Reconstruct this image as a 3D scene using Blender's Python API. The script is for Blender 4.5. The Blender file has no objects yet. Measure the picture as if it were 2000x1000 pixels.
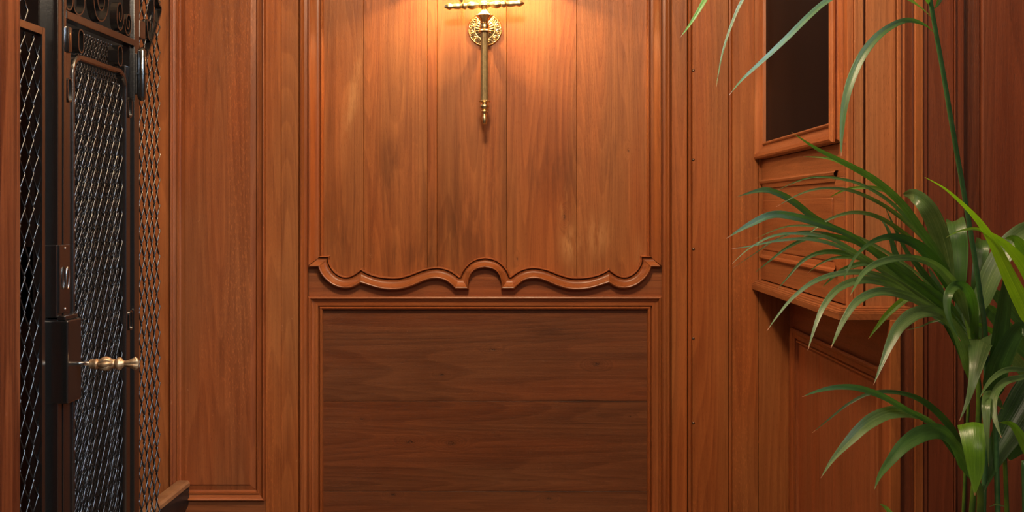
import bpy, bmesh, math, random
from mathutils import Vector, Matrix, noise
random.seed(7)
C = bpy.context.scene.collection
S = bpy.context.scene
PI = math.pi

# ------------------------------------------------------------------ camera
cam_d = bpy.data.cameras.new('camera'); cam = bpy.data.objects.new('camera', cam_d); C.objects.link(cam)
cam.location = (0, -4, 1.6); cam.rotation_euler = (PI/2, 0, 0)
cam_d.sensor_width = 36; cam_d.lens = 36
cam_d.shift_x = -0.02; cam_d.shift_y = -0.045
cam_d.clip_start = .05
S.camera = cam
# ------------------------------------------------------------------ world, lights, exposure
w = bpy.data.worlds.new('world'); S.world = w; w.use_nodes = True
w.node_tree.nodes['Background'].inputs[0].default_value = (.75, .8, 1, 1)
w.node_tree.nodes['Background'].inputs[1].default_value = .035
S.view_settings.view_transform = 'Standard'; S.view_settings.look = 'None'
S.view_settings.gamma = 1; S.view_settings.use_curve_mapping = False
S.view_settings.exposure = 0
def lamp(name, kind, loc, energy, color, size=.1, rot=(0, 0, 0), sy=None, **k):
    l = bpy.data.lights.new(name, kind); o = bpy.data.objects.new(name, l); C.objects.link(o)
    o.location = loc; o.rotation_euler = rot; l.energy = energy; l.color = color
    if kind == 'AREA':
        l.size = size
        if sy: l.shape = 'RECTANGLE'; l.size_y = sy
    else: l.shadow_soft_size = size
    for a, b in k.items(): setattr(l, a, b)
    return o
WARM = (1, .76, .50)
lamp('ceiling_lamp_light', 'POINT', (-.15, -1.95, 3.2), 138, WARM, .15)
lamp('hall_lamp_light', 'AREA', (.5, -4.6, 3.3), 24, (1, .80, .58), .9, (math.radians(35), 0, 0))
lamp('window_daylight', 'AREA', (1.3, -2.9, 2.7), 7, (.62, .80, 1), .3, (Vector((-2.55, 1.8, -1.5))).to_track_quat('-Z', 'Y').to_euler(), 1.5, spread=math.radians(42))
lamp('stair_daylight', 'AREA', (-2.4, -.5, 3.3), 6, (.55, .75, 1), .4, (math.radians(-12), 0, 0))

# ------------------------------------------------------------------ pixel helpers (metres from the photo's frame)
def WX(px): return (px-1040)*.002
def WZ(py): return 1.6+(410-py)*.002
def P(px, py, d): return Vector(((px-1040)*d/2000, d-4, 1.6+(410-py)*d/2000))
def G(px, py, X=-1.25):
    d = 2000*X/(px-1040); return Vector((X, d-4, 1.6+(410-py)*d/2000))
def GD(px, X=-1.25): return 2000*X/(px-1040)-4
# ------------------------------------------------------------------ object helpers
def link(name, me, mat=None, parent=None):
    o = bpy.data.objects.new(name, me); C.objects.link(o)
    if mat:
        for m in (mat if isinstance(mat, (list, tuple)) else [mat]): me.materials.append(m)
    if parent:
        o.parent = parent
        if parent.type == 'EMPTY': o.matrix_parent_inverse = Matrix.Translation(-parent.location)
    return o
def obj(name, bm, mat=None, parent=None, smooth=False, angle=None, fix=True):
    if fix: bmesh.ops.recalc_face_normals(bm, faces=bm.faces)
    me = bpy.data.meshes.new(name); bm.to_mesh(me); bm.free()
    if smooth:
        for p in me.polygons: p.use_smooth = True
        if angle: me.set_sharp_from_angle(angle=math.radians(angle))
    return link(name, me, mat, parent)
def thing(name, label, cat, loc, group=None):
    o = bpy.data.objects.new(name, None); C.objects.link(o); o.location = loc
    o.empty_display_size = .1
    o['label'] = label; o['category'] = cat
    if group: o['group'] = group
    return o
def tag(o, label, cat, group=None, kind=None):
    o['label'] = label; o['category'] = cat
    if group: o['group'] = group
    if kind: o['kind'] = kind
    return o
def struct(o): o['kind'] = 'structure'; return o

def att(bm): 
    return bm.faces.layers.float.get('seed') or bm.faces.layers.float.new('seed')
def bx(bm, x0, x1, y0, y1, z0, z1, seed=None, bev=0):
    if seed is not None: att(bm)
    vs = [bm.verts.new((x, y, z)) for x in (x0, x1) for y in (y0, y1) for z in (z0, z1)]
    fs = [bm.faces.new([vs[i] for i in f]) for f in ((0,1,3,2),(4,6,7,5),(0,4,5,1),(2,3,7,6),(0,2,6,4),(1,5,7,3))]
    if seed is not None:
        l = att(bm)
        for f in fs: f[l] = seed
    if bev:
        es = {e for f in fs for e in f.edges}
        bmesh.ops.bevel(bm, geom=list(es), offset=bev, segments=2, affect='EDGES', profile=.5)
def box_obj(name, dims, mat, parent=None, bev=.0, smooth=False):
    bm = bmesh.new(); bx(bm, *dims, bev=bev); return obj(name, bm, mat, parent, smooth, 40)
def loft(bm, rows, closed=False, cap=False):
    V = [[bm.verts.new(p) for p in r] for r in rows]
    for a, b in zip(V, V[1:]):
        n = len(a)
        for i in range(n if closed else n-1):
            j = (i+1) % n
            try: bm.faces.new((a[i], a[j], b[j], b[i]))
            except ValueError: pass
    if cap and closed:
        bm.faces.new(V[0][::-1]); bm.faces.new(V[-1])
    return V
def frames(pts):
    pts = [Vector(p) for p in pts]; T = []
    for i in range(len(pts)):
        T.append((pts[min(i+1, len(pts)-1)]-pts[max(i-1, 0)]).normalized())
    n = T[0].cross(Vector((.13, .2, 1))) 
    if n.length < .05: n = T[0].cross(Vector((1, 0, 0)))
    n.normalize(); N = []
    for t in T:
        n = (n - t*n.dot(t)).normalized(); N.append(n.copy())
    return pts, T, N
def tube(bm, pts, r, k=6, cap=True, flat=1):
    pts, T, N = frames(pts)
    rows = []
    for i, (p, t, n) in enumerate(zip(pts, T, N)):
        b = t.cross(n); rr = r[i] if isinstance(r, (list, tuple)) else r
        rows.append([p+(n*math.cos(a)*rr+b*math.sin(a)*rr*flat) for a in [2*PI*q/k for q in range(k)]])
    loft(bm, rows, True, cap)
def lathe(bm, axis0, axis1, prof, k=24, flutes=0, fa=0):
    """prof: list of (t, r) along axis0->axis1"""
    a = Vector(axis0); d = Vector(axis1)-a; t = d.normalized()
    n = t.cross(Vector((0, 1, 0)));
    if n.length < .1: n = t.cross(Vector((1, 0, 0)))
    n.normalize(); b = t.cross(n); rows = []
    for s, r in prof:
        c = a+d*s
        rows.append([c+(n*math.cos(q)+b*math.sin(q))*max(r*(1+(fa*math.cos(flutes*q) if flutes else 0)), 1e-5) for q in [2*PI*i/k for i in range(k)]])
    loft(bm, rows, True, True)
def cat(pts, n=8):
    pts = [Vector(p) for p in pts]; out = []
    for i in range(len(pts)-1):
        p0 = pts[max(i-1, 0)]; p1 = pts[i]; p2 = pts[i+1]; p3 = pts[min(i+2, len(pts)-1)]
        for k in range(n):
            t = k/n
            out.append(.5*((2*p1)+(p2-p0)*t+(2*p0-5*p1+4*p2-p3)*t*t+(3*p1-p0-3*p2+p3)*t**3))
    out.append(pts[-1]); return out

# ------------------------------------------------------------------ materials
class NT:
    def __init__(s, name):
        s.m = bpy.data.materials.new(name); s.m.use_nodes = True; s.t = s.m.node_tree
        s.b = s.t.nodes['Principled BSDF']
    def n(s, typ, **k):
        x = s.t.nodes.new(typ)
        for a, v in k.items(): setattr(x, a, v)
        return x
    def l(s, a, b): s.t.links.new(a, b)
    def setin(s, x, i, v):
        if hasattr(v, 'is_output'): s.l(v, x.inputs[i])
        else: x.inputs[i].default_value = v
    def math(s, op, a, b=0, c=None, clamp=False):
        x = s.n('ShaderNodeMath', operation=op, use_clamp=clamp); s.setin(x, 0, a); s.setin(x, 1, b)
        if c is not None: s.setin(x, 2, c)
        return x.outputs[0]
    def noise(s, vec, scale, detail=2, rough=.5, dist=0):
        m = s.n('ShaderNodeVectorMath', operation='MULTIPLY'); s.l(vec, m.inputs[0]); m.inputs[1].default_value = scale
        x = s.n('ShaderNodeTexNoise'); s.l(m.outputs[0], x.inputs['Vector']); x.inputs['Scale'].default_value = 1
        x.inputs['Detail'].default_value = detail; x.inputs['Roughness'].default_value = rough; x.inputs['Distortion'].default_value = dist
        return x.outputs[0]
    def ramp(s, v, stops):
        r = s.n('ShaderNodeValToRGB'); s.l(v, r.inputs[0]); e = r.color_ramp.elements
        while len(e) < len(stops): e.new(.5)
        for q, (p, c) in zip(e, stops):
            q.position = p; q.color = (c, c, c, 1) if not isinstance(c, tuple) else (*c, 1)
        return r.outputs[0]
    def mix(s, f, a, b, mode='MIX'):
        x = s.n('ShaderNodeMix', data_type='RGBA', blend_type=mode); s.setin(x, 0, f)
        for i, v in ((6, a), (7, b)):
            if isinstance(v, tuple): v = (*v, 1) if len(v) == 3 else v
            s.setin(x, i, v)
        return x.outputs[2]
    def sm(s, v, a, b):   # smoothstep map
        x = s.n('ShaderNodeMapRange', interpolation_type='SMOOTHSTEP'); s.setin(x, 0, v)
        x.inputs[1].default_value = a; x.inputs[2].default_value = b; return x.outputs[0]

def wood(name, light, dark, axis='Z', rings=12, fleck=.35, wear=.3, rough=.42, knots=(), patches=(), contrast=1, bump=.35, seed=0, shine=.5):
    """axis = grain direction. knots: (x,z,r). patches: (x,z,rx,rz,rot,strength) pale(+)/dark(-) stains of their own shape"""
    light = (light[0], light[1]*1.06, light[2]*1.02); dark = (dark[0], dark[1]*1.07, dark[2]*1.02)
    t = NT(name); tc = t.n('ShaderNodeTexCoord'); co = tc.outputs['Object']
    at = t.n('ShaderNodeAttribute', attribute_name='seed'); sd = t.math('ADD', at.outputs['Fac'], seed)
    cb = t.n('ShaderNodeCombineXYZ'); t.l(t.math('MULTIPLY', sd, 7.31), cb.inputs[0]); t.l(t.math('MULTIPLY', sd, 3.17), cb.inputs[1]); t.l(t.math('MULTIPLY', sd, 5.73), cb.inputs[2])
    ad = t.n('ShaderNodeVectorMath', operation='ADD'); t.l(co, ad.inputs[0]); t.l(cb.outputs[0], ad.inputs[1]); v = ad.outputs[0]
    def sc(a, g): return (a, a, g) if axis == 'Z' else ((g, a, a) if axis == 'X' else (a, g, a))
    sx = t.n('ShaderNodeSeparateXYZ'); t.l(co, sx.inputs[0])
    kn = None
    for (kx, kz, kr) in knots:
        dx = t.math('MULTIPLY', t.math('SUBTRACT', sx.outputs[0], kx), 1/kr/(2.2 if axis == 'X' else 1))
        dz = t.math('MULTIPLY', t.math('SUBTRACT', sx.outputs[2], kz), 1/kr/(1 if axis == 'X' else 2.2))
        d2 = t.math('ADD', t.math('MULTIPLY', dx, dx), t.math('MULTIPLY', dz, dz))
        g = t.math('POWER', 2.718, t.math('MULTIPLY', d2, -1.0))
        kn = g if kn is None else t.math('ADD', kn, g)
    n1 = t.noise(v, sc(6.5, .38), 1.2, .4, .1)
    if kn is not None: n1 = t.math('ADD', n1, t.math('MULTIPLY', kn, .22))
    rg = t.math('FRACT', t.math('MULTIPLY', n1, rings*1.6))
    ring = t.math('MULTIPLY', t.ramp(rg, [(0, .15), (.12, 0.), (.75, .8), (.93, 1), (1, .15)]), 1)
    fib = t.noise(v, sc(480, 9), 3, .7)
    streak = t.noise(v, sc(55, 1.1), 3, .6)
    blot = t.noise(v, sc(4.5, 1.6), 3, .55)
    pore = t.sm(t.noise(v, sc(800, 55), 1, .5), .60, .72)
    flm = t.sm(t.noise(v, sc(9, .8), 1, .5), .50, .66)
    fl = t.math('MULTIPLY', t.sm(t.noise(v, sc(250, 62), 1.5, .5, .8), .55, .68), flm)
    a = t.math('MULTIPLY', ring, .28*contrast)
    a = t.math('ADD', a, t.math('MULTIPLY', fib, .80*contrast))
    a = t.math('ADD', a, t.math('MULTIPLY', streak, .95*contrast))
    a = t.math('ADD', a, t.math('MULTIPLY', blot, .75))
    a = t.math('ADD', a, -(.14+.40+.475)*contrast-.375+.5)
    col = t.mix(t.math('MULTIPLY', a, 1, clamp=True), dark, light)
    # hue variety (redder / yellower)
    hv = t.noise(v, sc(7, .9), 2, .5)
    col = t.mix(t.sm(hv, .35, .7), col, t.mix(1.0, col, (1.12, .93, .78), 'MULTIPLY'))
    col = t.mix(t.math('MULTIPLY', fl, fleck), col, t.mix(1.0, col, (1.42, 1.42, 1.42), 'MULTIPLY'))
    col = t.mix(t.math('MULTIPLY', pore, .22), col, tuple(c*.35 for c in dark))
    # small wear: pale nicks, dark scuffs
    wn = t.math('MULTIPLY', t.sm(t.noise(v, (45, 45, 38), 3, .75), .66, .74), t.sm(t.noise(v, (2.2, 2.2, 2.2), 2, .5), .5, .68))
    col = t.mix(t.math('MULTIPLY', wn, wear), col, (light[0]*1.5, light[1]*1.9, light[2]*2.6))
    dk = t.math('MULTIPLY', t.sm(t.noise(v, sc(30, 3), 3, .7), .58, .75), t.sm(t.noise(v, (3, 3, 3), 2, .5), .45, .7))
    col = t.mix(t.math('MULTIPLY', dk, .5), col, tuple(c*.45 for c in dark))
    if kn is not None:
        kc = t.math('MULTIPLY', t.math('POWER', t.math('MINIMUM', kn, 1), 7), t.sm(t.noise(v, (130, 130, 130), 3, .7), .35, .62))
        col = t.mix(t.math('MULTIPLY', kc, .95), col, tuple(c*.16 for c in dark))
    for (qx, qz, rx, rz, rot, st) in patches:
        X = t.math('SUBTRACT', sx.outputs[0], qx); Z = t.math('SUBTRACT', sx.outputs[2], qz)
        cr, sr = math.cos(rot), math.sin(rot)
        U = t.math('ADD', t.math('MULTIPLY', X, cr/rx), t.math('MULTIPLY', Z, sr/rx))
        W = t.math('ADD', t.math('MULTIPLY', X, -sr/rz), t.math('MULTIPLY', Z, cr/rz))
        d2 = t.math('ADD', t.math('MULTIPLY', U, U), t.math('MULTIPLY', W, W))
        g = t.math('POWER', 2.718, t.math('MULTIPLY', d2, -1.0))
        pn = t.math('MULTIPLY', g, t.sm(t.noise(v, sc(34, 7) if st > 0 else sc(26, 3.4), 4, .7), .36, .62))
        if st > 0: col = t.mix(t.math('MULTIPLY', pn, st), col, (light[0]*1.35, light[1]*1.8, light[2]*2.3))
        else: col = t.mix(t.math('MULTIPLY', pn, -st), col, tuple(c*.5 for c in dark))
    t.l(col, t.b.inputs['Base Color'])
    rr = t.math('ADD', t.math('MULTIPLY', blot, .18), rough-.09); rr = t.math('ADD', rr, t.math('MULTIPLY', pore, .2))
    t.l(rr, t.b.inputs['Roughness']); t.b.inputs['Specular IOR Level'].default_value = shine
    bp = t.n('ShaderNodeBump'); bp.inputs['Strength'].default_value = bump; bp.inputs['Distance'].default_value = .002
    h = t.math('ADD', t.math('MULTIPLY', fib, .6), t.math('MULTIPLY', pore, -.35)); h = t.math('ADD', h, t.math('MULTIPLY', streak, .9))
    h = t.math('ADD', h, t.math('MULTIPLY', wn, .5))
    if kn is not None: h = t.math('ADD', h, t.math('MULTIPLY', kc, -1.5))
    t.l(h, bp.inputs['Height']); t.l(bp.outputs[0], t.b.inputs['Normal'])
    return t.m

LT = (.50, .172, .053); DK = (.235, .062, .017)
RL = (.33, .098, .034); RD = (.15, .036, .011)
WX_, WZ_ = WX, WZ
oak = wood('oak_vertical', LT, DK, fleck=.5)
oak_stile = wood('oak_stile', (.49, .165, .050), (.23, .062, .017), seed=3, fleck=.7)
oak_rail = wood('oak_rail', (.40, .125, .044), (.18, .047, .015), 'X', seed=5)
oak_mould = wood('oak_moulding', (.47, .15, .05), (.21, .055, .016), seed=9, fleck=.2, rings=6, rough=.34, bump=.2)
oak_mould_h = wood('oak_moulding_horizontal', (.47, .15, .05), (.24, .062, .019), 'X', seed=11, fleck=.1, rings=5, rough=.34, bump=.2)
oak_panel_up = wood('oak_upper_panel', (.48, .163, .050), (.21, .058, .015), seed=1, fleck=.35, rings=17,
    knots=[(WX(1102), WZ(423), .016), (WX(1228), WZ(293), .010), (WX(1010), WZ(505), .008)],
    patches=[(WX(688), WZ(190), .02, .19, -.17, .6), (WX(1112), WZ(478), .032, .06, 0, .85), (WX(1165), WZ(462), .05, .07, 0, .65), (WX(1018), WZ(82), .008, .004, .3, .9), (WX(1126.5), WZ(92), .0012, .035, 0, -1), (WX(1100), WZ(400), .012, .07, -.2, .5), (WX(1250), WZ(500), .02, .07, 0, .3),
             (WX(900), WZ(440), .16, .17, 0, -.6), (WX(765), WZ(340), .07, .16, 0, -.6), (WX(1075), WZ(330), .12, .10, .3, -.55), (WX(800), WZ(500), .16, .07, 0, -.6), (WX(660), WZ(450), .05, .18, 0, -.55), (WX(970), WZ(370), .03, .12, 0, -.6), (WX(1200), WZ(300), .05, .12, 0, -.4)])
oak_panel_low = wood('oak_lower_panel', (.25, .083, .032), (.105, .029, .0105), 'X', seed=2, fleck=.5, rings=15, rough=.40,
    knots=[(WX(961), WZ(684), .014), (WX(862), WZ(733), .012), (WX(706), WZ(820), .010), (WX(767), WZ(968), .014), (WX(1072), WZ(976), .013), (WX(963), WZ(847), .007), (WX(1231), WZ(815), .007), (WX(1165), WZ(712), .02), (WX(880), WZ(868), .022), (WX(800), WZ(865), .02)],
    patches=[(WX(1160), WZ(785), .22, .006, 0, -.9), (WX(1100), WZ(962), .30, .005, 0, -.9), (WX(970), WZ(935), .07, .05, 0, .14), (WX(860), WZ(640), .3, .05, 0, .09), (WX(1080), WZ(650), .12, .03, 0, -.5)])
oak_left = wood('oak_left_panel', (.42, .128, .042), (.19, .047, .014), seed=6, fleck=1.0, rings=9)
oak_side = wood('oak_side_wall', (.37, .113, .040), (.18, .046, .015), 'Z', seed=12, fleck=.3, rough=.36)
oak_side_h = wood('oak_side_rail', (.38, .125, .046), (.20, .056, .019), 'Y', seed=13, fleck=.2, rough=.36)
oak_red = wood('reddish_oak', (.25, .066, .028), (.12, .027, .011), seed=15, fleck=.5, rings=8)
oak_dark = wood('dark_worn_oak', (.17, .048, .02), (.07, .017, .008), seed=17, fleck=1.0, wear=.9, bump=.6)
oak_old = wood('bleached_old_oak', (.50, .185, .072), (.25, .076, .028), seed=19, fleck=.7, wear=.6, bump=.4)
oak_jamb = wood('door_jamb_wood', (.21, .063, .025), (.06, .014, .006), seed=21, fleck=.1, rings=9, contrast=1.6, shine=.3)

def simple(name, col, rough=.4, metal=0, spec=.5, coat=0, bumpn=None, ior=None, varcol=None):
    t = NT(name); t.b.inputs['Base Color'].default_value = (*col, 1); t.b.inputs['Roughness'].default_value = rough
    t.b.inputs['Metallic'].default_value = metal; t.b.inputs['Specular IOR Level'].default_value = spec
    if ior: t.b.inputs['IOR'].default_value = ior
    t.b.inputs['Coat Weight'].default_value = coat
    tc = t.n('ShaderNodeTexCoord')
    if varcol:
        n = t.noise(tc.outputs['Object'], (varcol[1],)*3, 4, .65)
        t.l(t.mix(t.sm(n, .35, .68), col, varcol[0]), t.b.inputs['Base Color'])
    if bumpn:
        n = t.noise(tc.outputs['Object'], (bumpn[0],)*3, 3, .6)
        bp = t.n('ShaderNodeBump'); bp.inputs['Strength'].default_value = bumpn[1]; bp.inputs['Distance'].default_value = .002
        t.l(n, bp.inputs['Height']); t.l(bp.outputs[0], t.b.inputs['Normal'])
        t.l(t.math('ADD', t.math('MULTIPLY', n, .2), rough-.1), t.b.inputs['Roughness'])
    return t.m
iron = simple('black_enamelled_iron', (.008, .007, .006), .17, 0, .7, 0, (200, .07), 2.1)
iron_wire = simple('black_wire', (.006, .0055, .0055), .20, .0, .6, 0, (400, .25), 1.75)
brass = simple('polished_brass', (.88, .69, .40), .34, 1, .5, 0, (120, .15), varcol=((.76, .54, .26), 60))
brass_old = simple('patinated_brass', (.36, .27, .14), .5, .8, .5, 0, (220, .2), varcol=((.28, .21, .11), 80))
brass_knob = simple('old_brass_handle', (.55, .37, .20), .45, .7, .5, 0, (120, .2), varcol=((.28, .14, .06), 70))
steel = simple('worn_steel', (.6, .55, .5), .25, 1)
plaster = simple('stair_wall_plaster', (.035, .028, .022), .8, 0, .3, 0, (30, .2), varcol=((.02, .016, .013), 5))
ceil_m = simple('ceiling_plaster', (.7, .62, .52), .9, varcol=((.66, .58, .48), 2))
floor_m = simple('dark_stone_floor', (.16, .12, .10), .3, varcol=((.24, .19, .15), 4))
glass_dark = simple('dark_glass', (.006, .006, .008), .2, 0, .06, 0, (3, .05), 1.2)
tan = simple('tan_handrail_wood', (.40, .19, .08), .4, varcol=((.28, .12, .05), 14), bumpn=(60, .2))
black_paint = simple('black_stair_side', (.012, .011, .012), .4, 0, .25, varcol=((.02, .014, .012), 12), bumpn=(20, .2))
shade_m = simple('cream_lamp_shade', (.75, .6, .42), .9, varcol=((.7, .55, .38), 20))
terracotta = simple('glazed_planter', (.05, .05, .055), .35, varcol=((.08, .08, .085), 9))
soil_m = simple('potting_soil', (.03, .02, .013), .95, bumpn=(90, 1), varcol=((.06, .04, .025), 60))
nail_m = simple('darkened_nail', (.22, .16, .12), .3, .9)

# leaf materials: veins run along the blade (uv.x across, uv.y along)
def leafmat(name, c1, c2, rough=.32, tip=True, trans=.35):
    t = NT(name); uv = t.n('ShaderNodeUVMap'); s = t.n('ShaderNodeSeparateXYZ'); t.l(uv.outputs[0], s.inputs[0])
    cb = t.n('ShaderNodeCombineXYZ'); t.l(t.math('MULTIPLY', s.outputs[0], 1), cb.inputs[0]); t.l(s.outputs[1], cb.inputs[1])
    oi = t.n('ShaderNodeTexCoord')
    vn = t.noise(cb.outputs[0], (26, 1.0, 1), 2, .6)
    bn = t.noise(oi.outputs['Object'], (22, 22, 22), 2, .5)
    f = t.math('ADD', t.math('MULTIPLY', vn, .8), t.math('MULTIPLY', bn, .5))
    col = t.mix(t.sm(f, .42, .88), c1, c2)
    rib = t.sm(vn, .60, .70)
    col = t.mix(t.math('MULTIPLY', rib, .5), col, (c2[0]*1.6+.006, c2[1]*1.5, c2[2]*1.6+.004))
    if tip:
        tf = t.math('MULTIPLY', t.sm(s.outputs[1], .972, .992), t.sm(bn, .35, .5))
        col = t.mix(tf, col, (.42, .18, .10))
    t.l(col, t.b.inputs['Base Color']); t.b.inputs['Roughness'].default_value = rough
    t.b.inputs['Specular IOR Level'].default_value = .75
    bp = t.n('ShaderNodeBump'); bp.inputs['Strength'].default_value = .5; bp.inputs['Distance'].default_value = .001
    t.l(vn, bp.inputs['Height']); t.l(bp.outputs[0], t.b.inputs['Normal'])
    tr = t.n('ShaderNodeBsdfTranslucent'); t.l(t.mix(1.0, col, (1.5, 1.9, .5), 'MULTIPLY'), tr.inputs[0])
    mx = t.n('ShaderNodeMixShader'); mx.inputs[0].default_value = trans
    t.l(t.b.outputs[0], mx.inputs[1]); t.l(tr.outputs[0], mx.inputs[2])
    out = [x for x in t.t.nodes if x.type == 'OUTPUT_MATERIAL'][0]; t.l(mx.outputs[0], out.inputs[0])
    return t.m
LM = {'g': leafmat('palm_leaf_green', (.045, .115, .028), (.075, .18, .042)),
      'd': leafmat('palm_leaf_dark', (.022, .065, .014), (.04, .105, .02), .3, trans=.3),
      'b': leafmat('palm_leaf_bright', (.09, .22, .015), (.15, .32, .025), trans=.4),
      'y': leafmat('palm_leaf_yellow_green', (.17, .33, .012), (.25, .42, .02), .35, trans=.45),
      's': leafmat('palm_leaf_grey_green', (.078, .155, .048), (.14, .23, .085), .26)}
stem_m = simple('palm_stem_green', (.05, .15, .05), .28, varcol=((.08, .20, .075), 30))
stem_b = simple('palm_stem_bright', (.10, .19, .02), .35, varcol=((.06, .13, .02), 30))

# ================================================================== BACK WALL
Z0 = 0.0; Z1 = 3.6
def sheet(bm, x0, x1, z0, z1, h=0, seed=0):
    l = att(bm); f = bm.faces.new([bm.verts.new(p) for p in ((x0, -h, z0), (x1, -h, z0), (x1, -h, z1), (x0, -h, z1))]); f[l] = seed
def board(bm, p0, p1, z0, z1, h=0, seed=0, bev=.0015, th=.03):
    """a board standing on the back wall, given by photo columns; edges eased"""
    l = att(bm); x0, x1 = WX(p0), WX(p1)
    prof = [(x0, th-h), (x0, -h+bev), (x0+bev, -h), (x1-bev, -h), (x1, -h+bev), (x1, th-h)]
    n0 = len(bm.faces)
    loft(bm, [[(x, y, z) for x, y in prof] for z in (z0, z1)])
    bm.faces.ensure_lookup_table()
    for f in bm.faces[n0:]: f[l] = seed
# masonry behind everything
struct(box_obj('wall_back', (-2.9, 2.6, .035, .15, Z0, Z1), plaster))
# boards of the back wall
bm = bmesh.new()
board(bm, 250, 333, Z0, Z1, 0, 1); board(bm, 518.5, 548.5, Z0, Z1, 0, 2.3)
board(bm, 549.2, 583, Z0, Z1, .001, 4.1)
board(bm, 1311.8, 1342, Z0, Z1, .001, 5.7)
board(bm, 1352.2, 1422.5, Z0, Z1, .002, 6.9); board(bm, 1430.5, 1481, Z0, Z1, 0, 8.2); board(bm, 1481.8, 1560, Z0, Z1, 0, 9.4)
struct(obj('trim_1', bm, oak_stile))
bm = bmesh.new()
def round_strip(bm, p0, p1, z0, z1, h, base=0, seed=0, n=6):
    l = att(bm); n0 = len(bm.faces); x0, x1 = WX(p0), WX(p1)
    pr = [(x0, .01)]+[(x0+(x1-x0)*i/n, -(base+h*math.sin(PI*i/n))) for i in range(n+1)]+[(x1, .01)]
    loft(bm, [[(x, y, z) for x, y in pr] for z in (z0, z1)]); bm.faces.ensure_lookup_table()
    for f in bm.faces[n0:]: f[l] = seed
round_strip(bm, 1343.5, 1351.5, Z0, Z1, .007, 0, 2); round_strip(bm, 1423.8, 1430.2, Z0, Z1, .003, -.004, 3)
struct(obj('trim_2', bm, oak_mould, smooth=True, angle=50))
# ---- profiled mouldings
def rect_frame(bm, x0, x1, z0, z1, prof, sides='LTRB', outward=False):
    """mitred frame sweep; prof = (offset inward from the outer edge in m, height). x0..z1 outer edge"""
    def corners(o): return [(x0+o, z0+o), (x0+o, z1-o), (x1-o, z1-o), (x1-o, z0+o)]
    idx = {'L': (0, 1), 'T': (1, 2), 'R': (2, 3), 'B': (3, 0)}
    for s in sides:
        a, b = idx[s]
        loft(bm, [[(corners(o)[a][0], -h, corners(o)[a][1]) for o, h in prof], [(corners(o)[b][0], -h, corners(o)[b][1]) for o, h in prof]])
def bead(o0, o1, h0, h1, n=5):
    return [(o0+(o1-o0)*i/n, h0+(h1-h0)*math.sin(PI*i/n)) for i in range(n+1)]
def px(prof): return [(o*.002, h) for o, h in prof]
def arcprof(o0, o1, h0, h1, conc=True, n=6):
    out = []
    for i in range(n+1):
        t = i/n; q = (1-math.cos(t*PI/2)) if conc else math.sin(t*PI/2)
        out.append((o0+(o1-o0)*t, h0+(h1-h0)*q))
    return out
# outer vertical strips of the centre panelling, 583..603 both sides, full height
def mirror_px(p): return 1894.8-p
side_prof = [(583, .0), (583.6, -.008), (585, -.008), (585.4, .006)]+[(o, h) for o, h in bead(585.6, 594, .008, .017)]+[(594.6, .004), (600, .002), (601.5, .008), (603.2, .008)]
bmL = bmesh.new()
loft(bmL, [[(WX(p), -h, z) for p, h in side_prof] for z in (Z0, Z1)])
loft(bmL, [[(WX(mirror_px(p)), -h, z) for p, h in side_prof] for z in (Z0, Z1)])
struct(obj('trim_3', bmL, oak_mould, smooth=True, angle=35, fix=False))
# upper frame verticals 603..632, from the carved ears upwards
up_prof = [(603.2, .0), (603.6, .010), (604.5, .0225), (606, .0245), (608, .023)]+[(608+15*i/8, .022-.021*math.sin(PI/2*i/8)) for i in range(1, 9)]+[(624, -.006), (625.2, -.006)]+bead(625.6, 631, .0, .007)+[(631.6, -.013)]
bm = bmesh.new()
for mr in (False, True):
    f = (lambda p: WX(mirror_px(p))) if mr else WX
    rows = []
    for zz in (0, 1):
        rows.append([(f(p), -h, (WZ(519.5)+(p-603)/21*.036 if p < 624 else WZ(501)) if zz == 0 else Z1) for p, h in up_prof])
    loft(bm, rows)
struct(obj('trim_4', bm, oak_mould, smooth=True, angle=35, fix=False))
# carved serpentine moulding
def half():
    I = [[(626, 499.5), (644.5, 499.5)], [(644.5, 499.5), (643.2, 506)],
         [(643.2, 506), (646, 516), (653.5, 528), (664, 536), (674.5, 539.2), (685, 537.6), (695.5, 532), (705.4, 524)],
         [(705.4, 524), (718.6, 532), (737.5, 538), (758.5, 540.6), (779.5, 540.4), (800.5, 535), (821.5, 527), (838, 522.5), (857, 521), (874, 524.6), (886.6, 531), (897, 538.5)],
         [(897, 538.5), (897.2, 538.5)],
         [(897.2, 538.5), (903.4, 526.7), (914, 515), (928.6, 505.7), (947.4, 501.8)]]
    O = [[(604, 521.5), (622.5, 521.5)], [(622.5, 521.5), (623, 522)],
         [(623, 522), (625.5, 529), (630.4, 538), (641, 549), (653.5, 557.6), (670, 563), (687, 562.8), (699.7, 557.5), (706, 553)],
         [(706, 553), (722.8, 558), (743.8, 564), (764.8, 566.3), (785.8, 565), (806.8, 559), (823.6, 551.6), (838.3, 546), (853, 544.2), (867.7, 547), (878, 553), (885.6, 560), (890, 564.5)],
         [(890, 564.5), (916, 564.5)],
         [(916, 564.5), (915.8, 552), (918.5, 541), (924.5, 531), (933.5, 525.5), (947.4, 522.8)]]
    return I, O
def resample(pl, n):
    pl = [Vector((a, b, 0)) for a, b in pl]
    if len(pl) > 2: pl = cat(pl, 10)
    L = [0]
    for a, b in zip(pl, pl[1:]): L.append(L[-1]+(b-a).length)
    out = []
    for k in range(n+1):
        s = L[-1]*k/n; j = 0
        while j < len(L)-2 and L[j+1] < s: j += 1
        q = (s-L[j])/max(L[j+1]-L[j], 1e-9); out.append(pl[j].lerp(pl[j+1], min(max(q, 0), 1)))
    return out
I, O = half(); NS = [5, 3, 26, 44, 8, 24]
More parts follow.
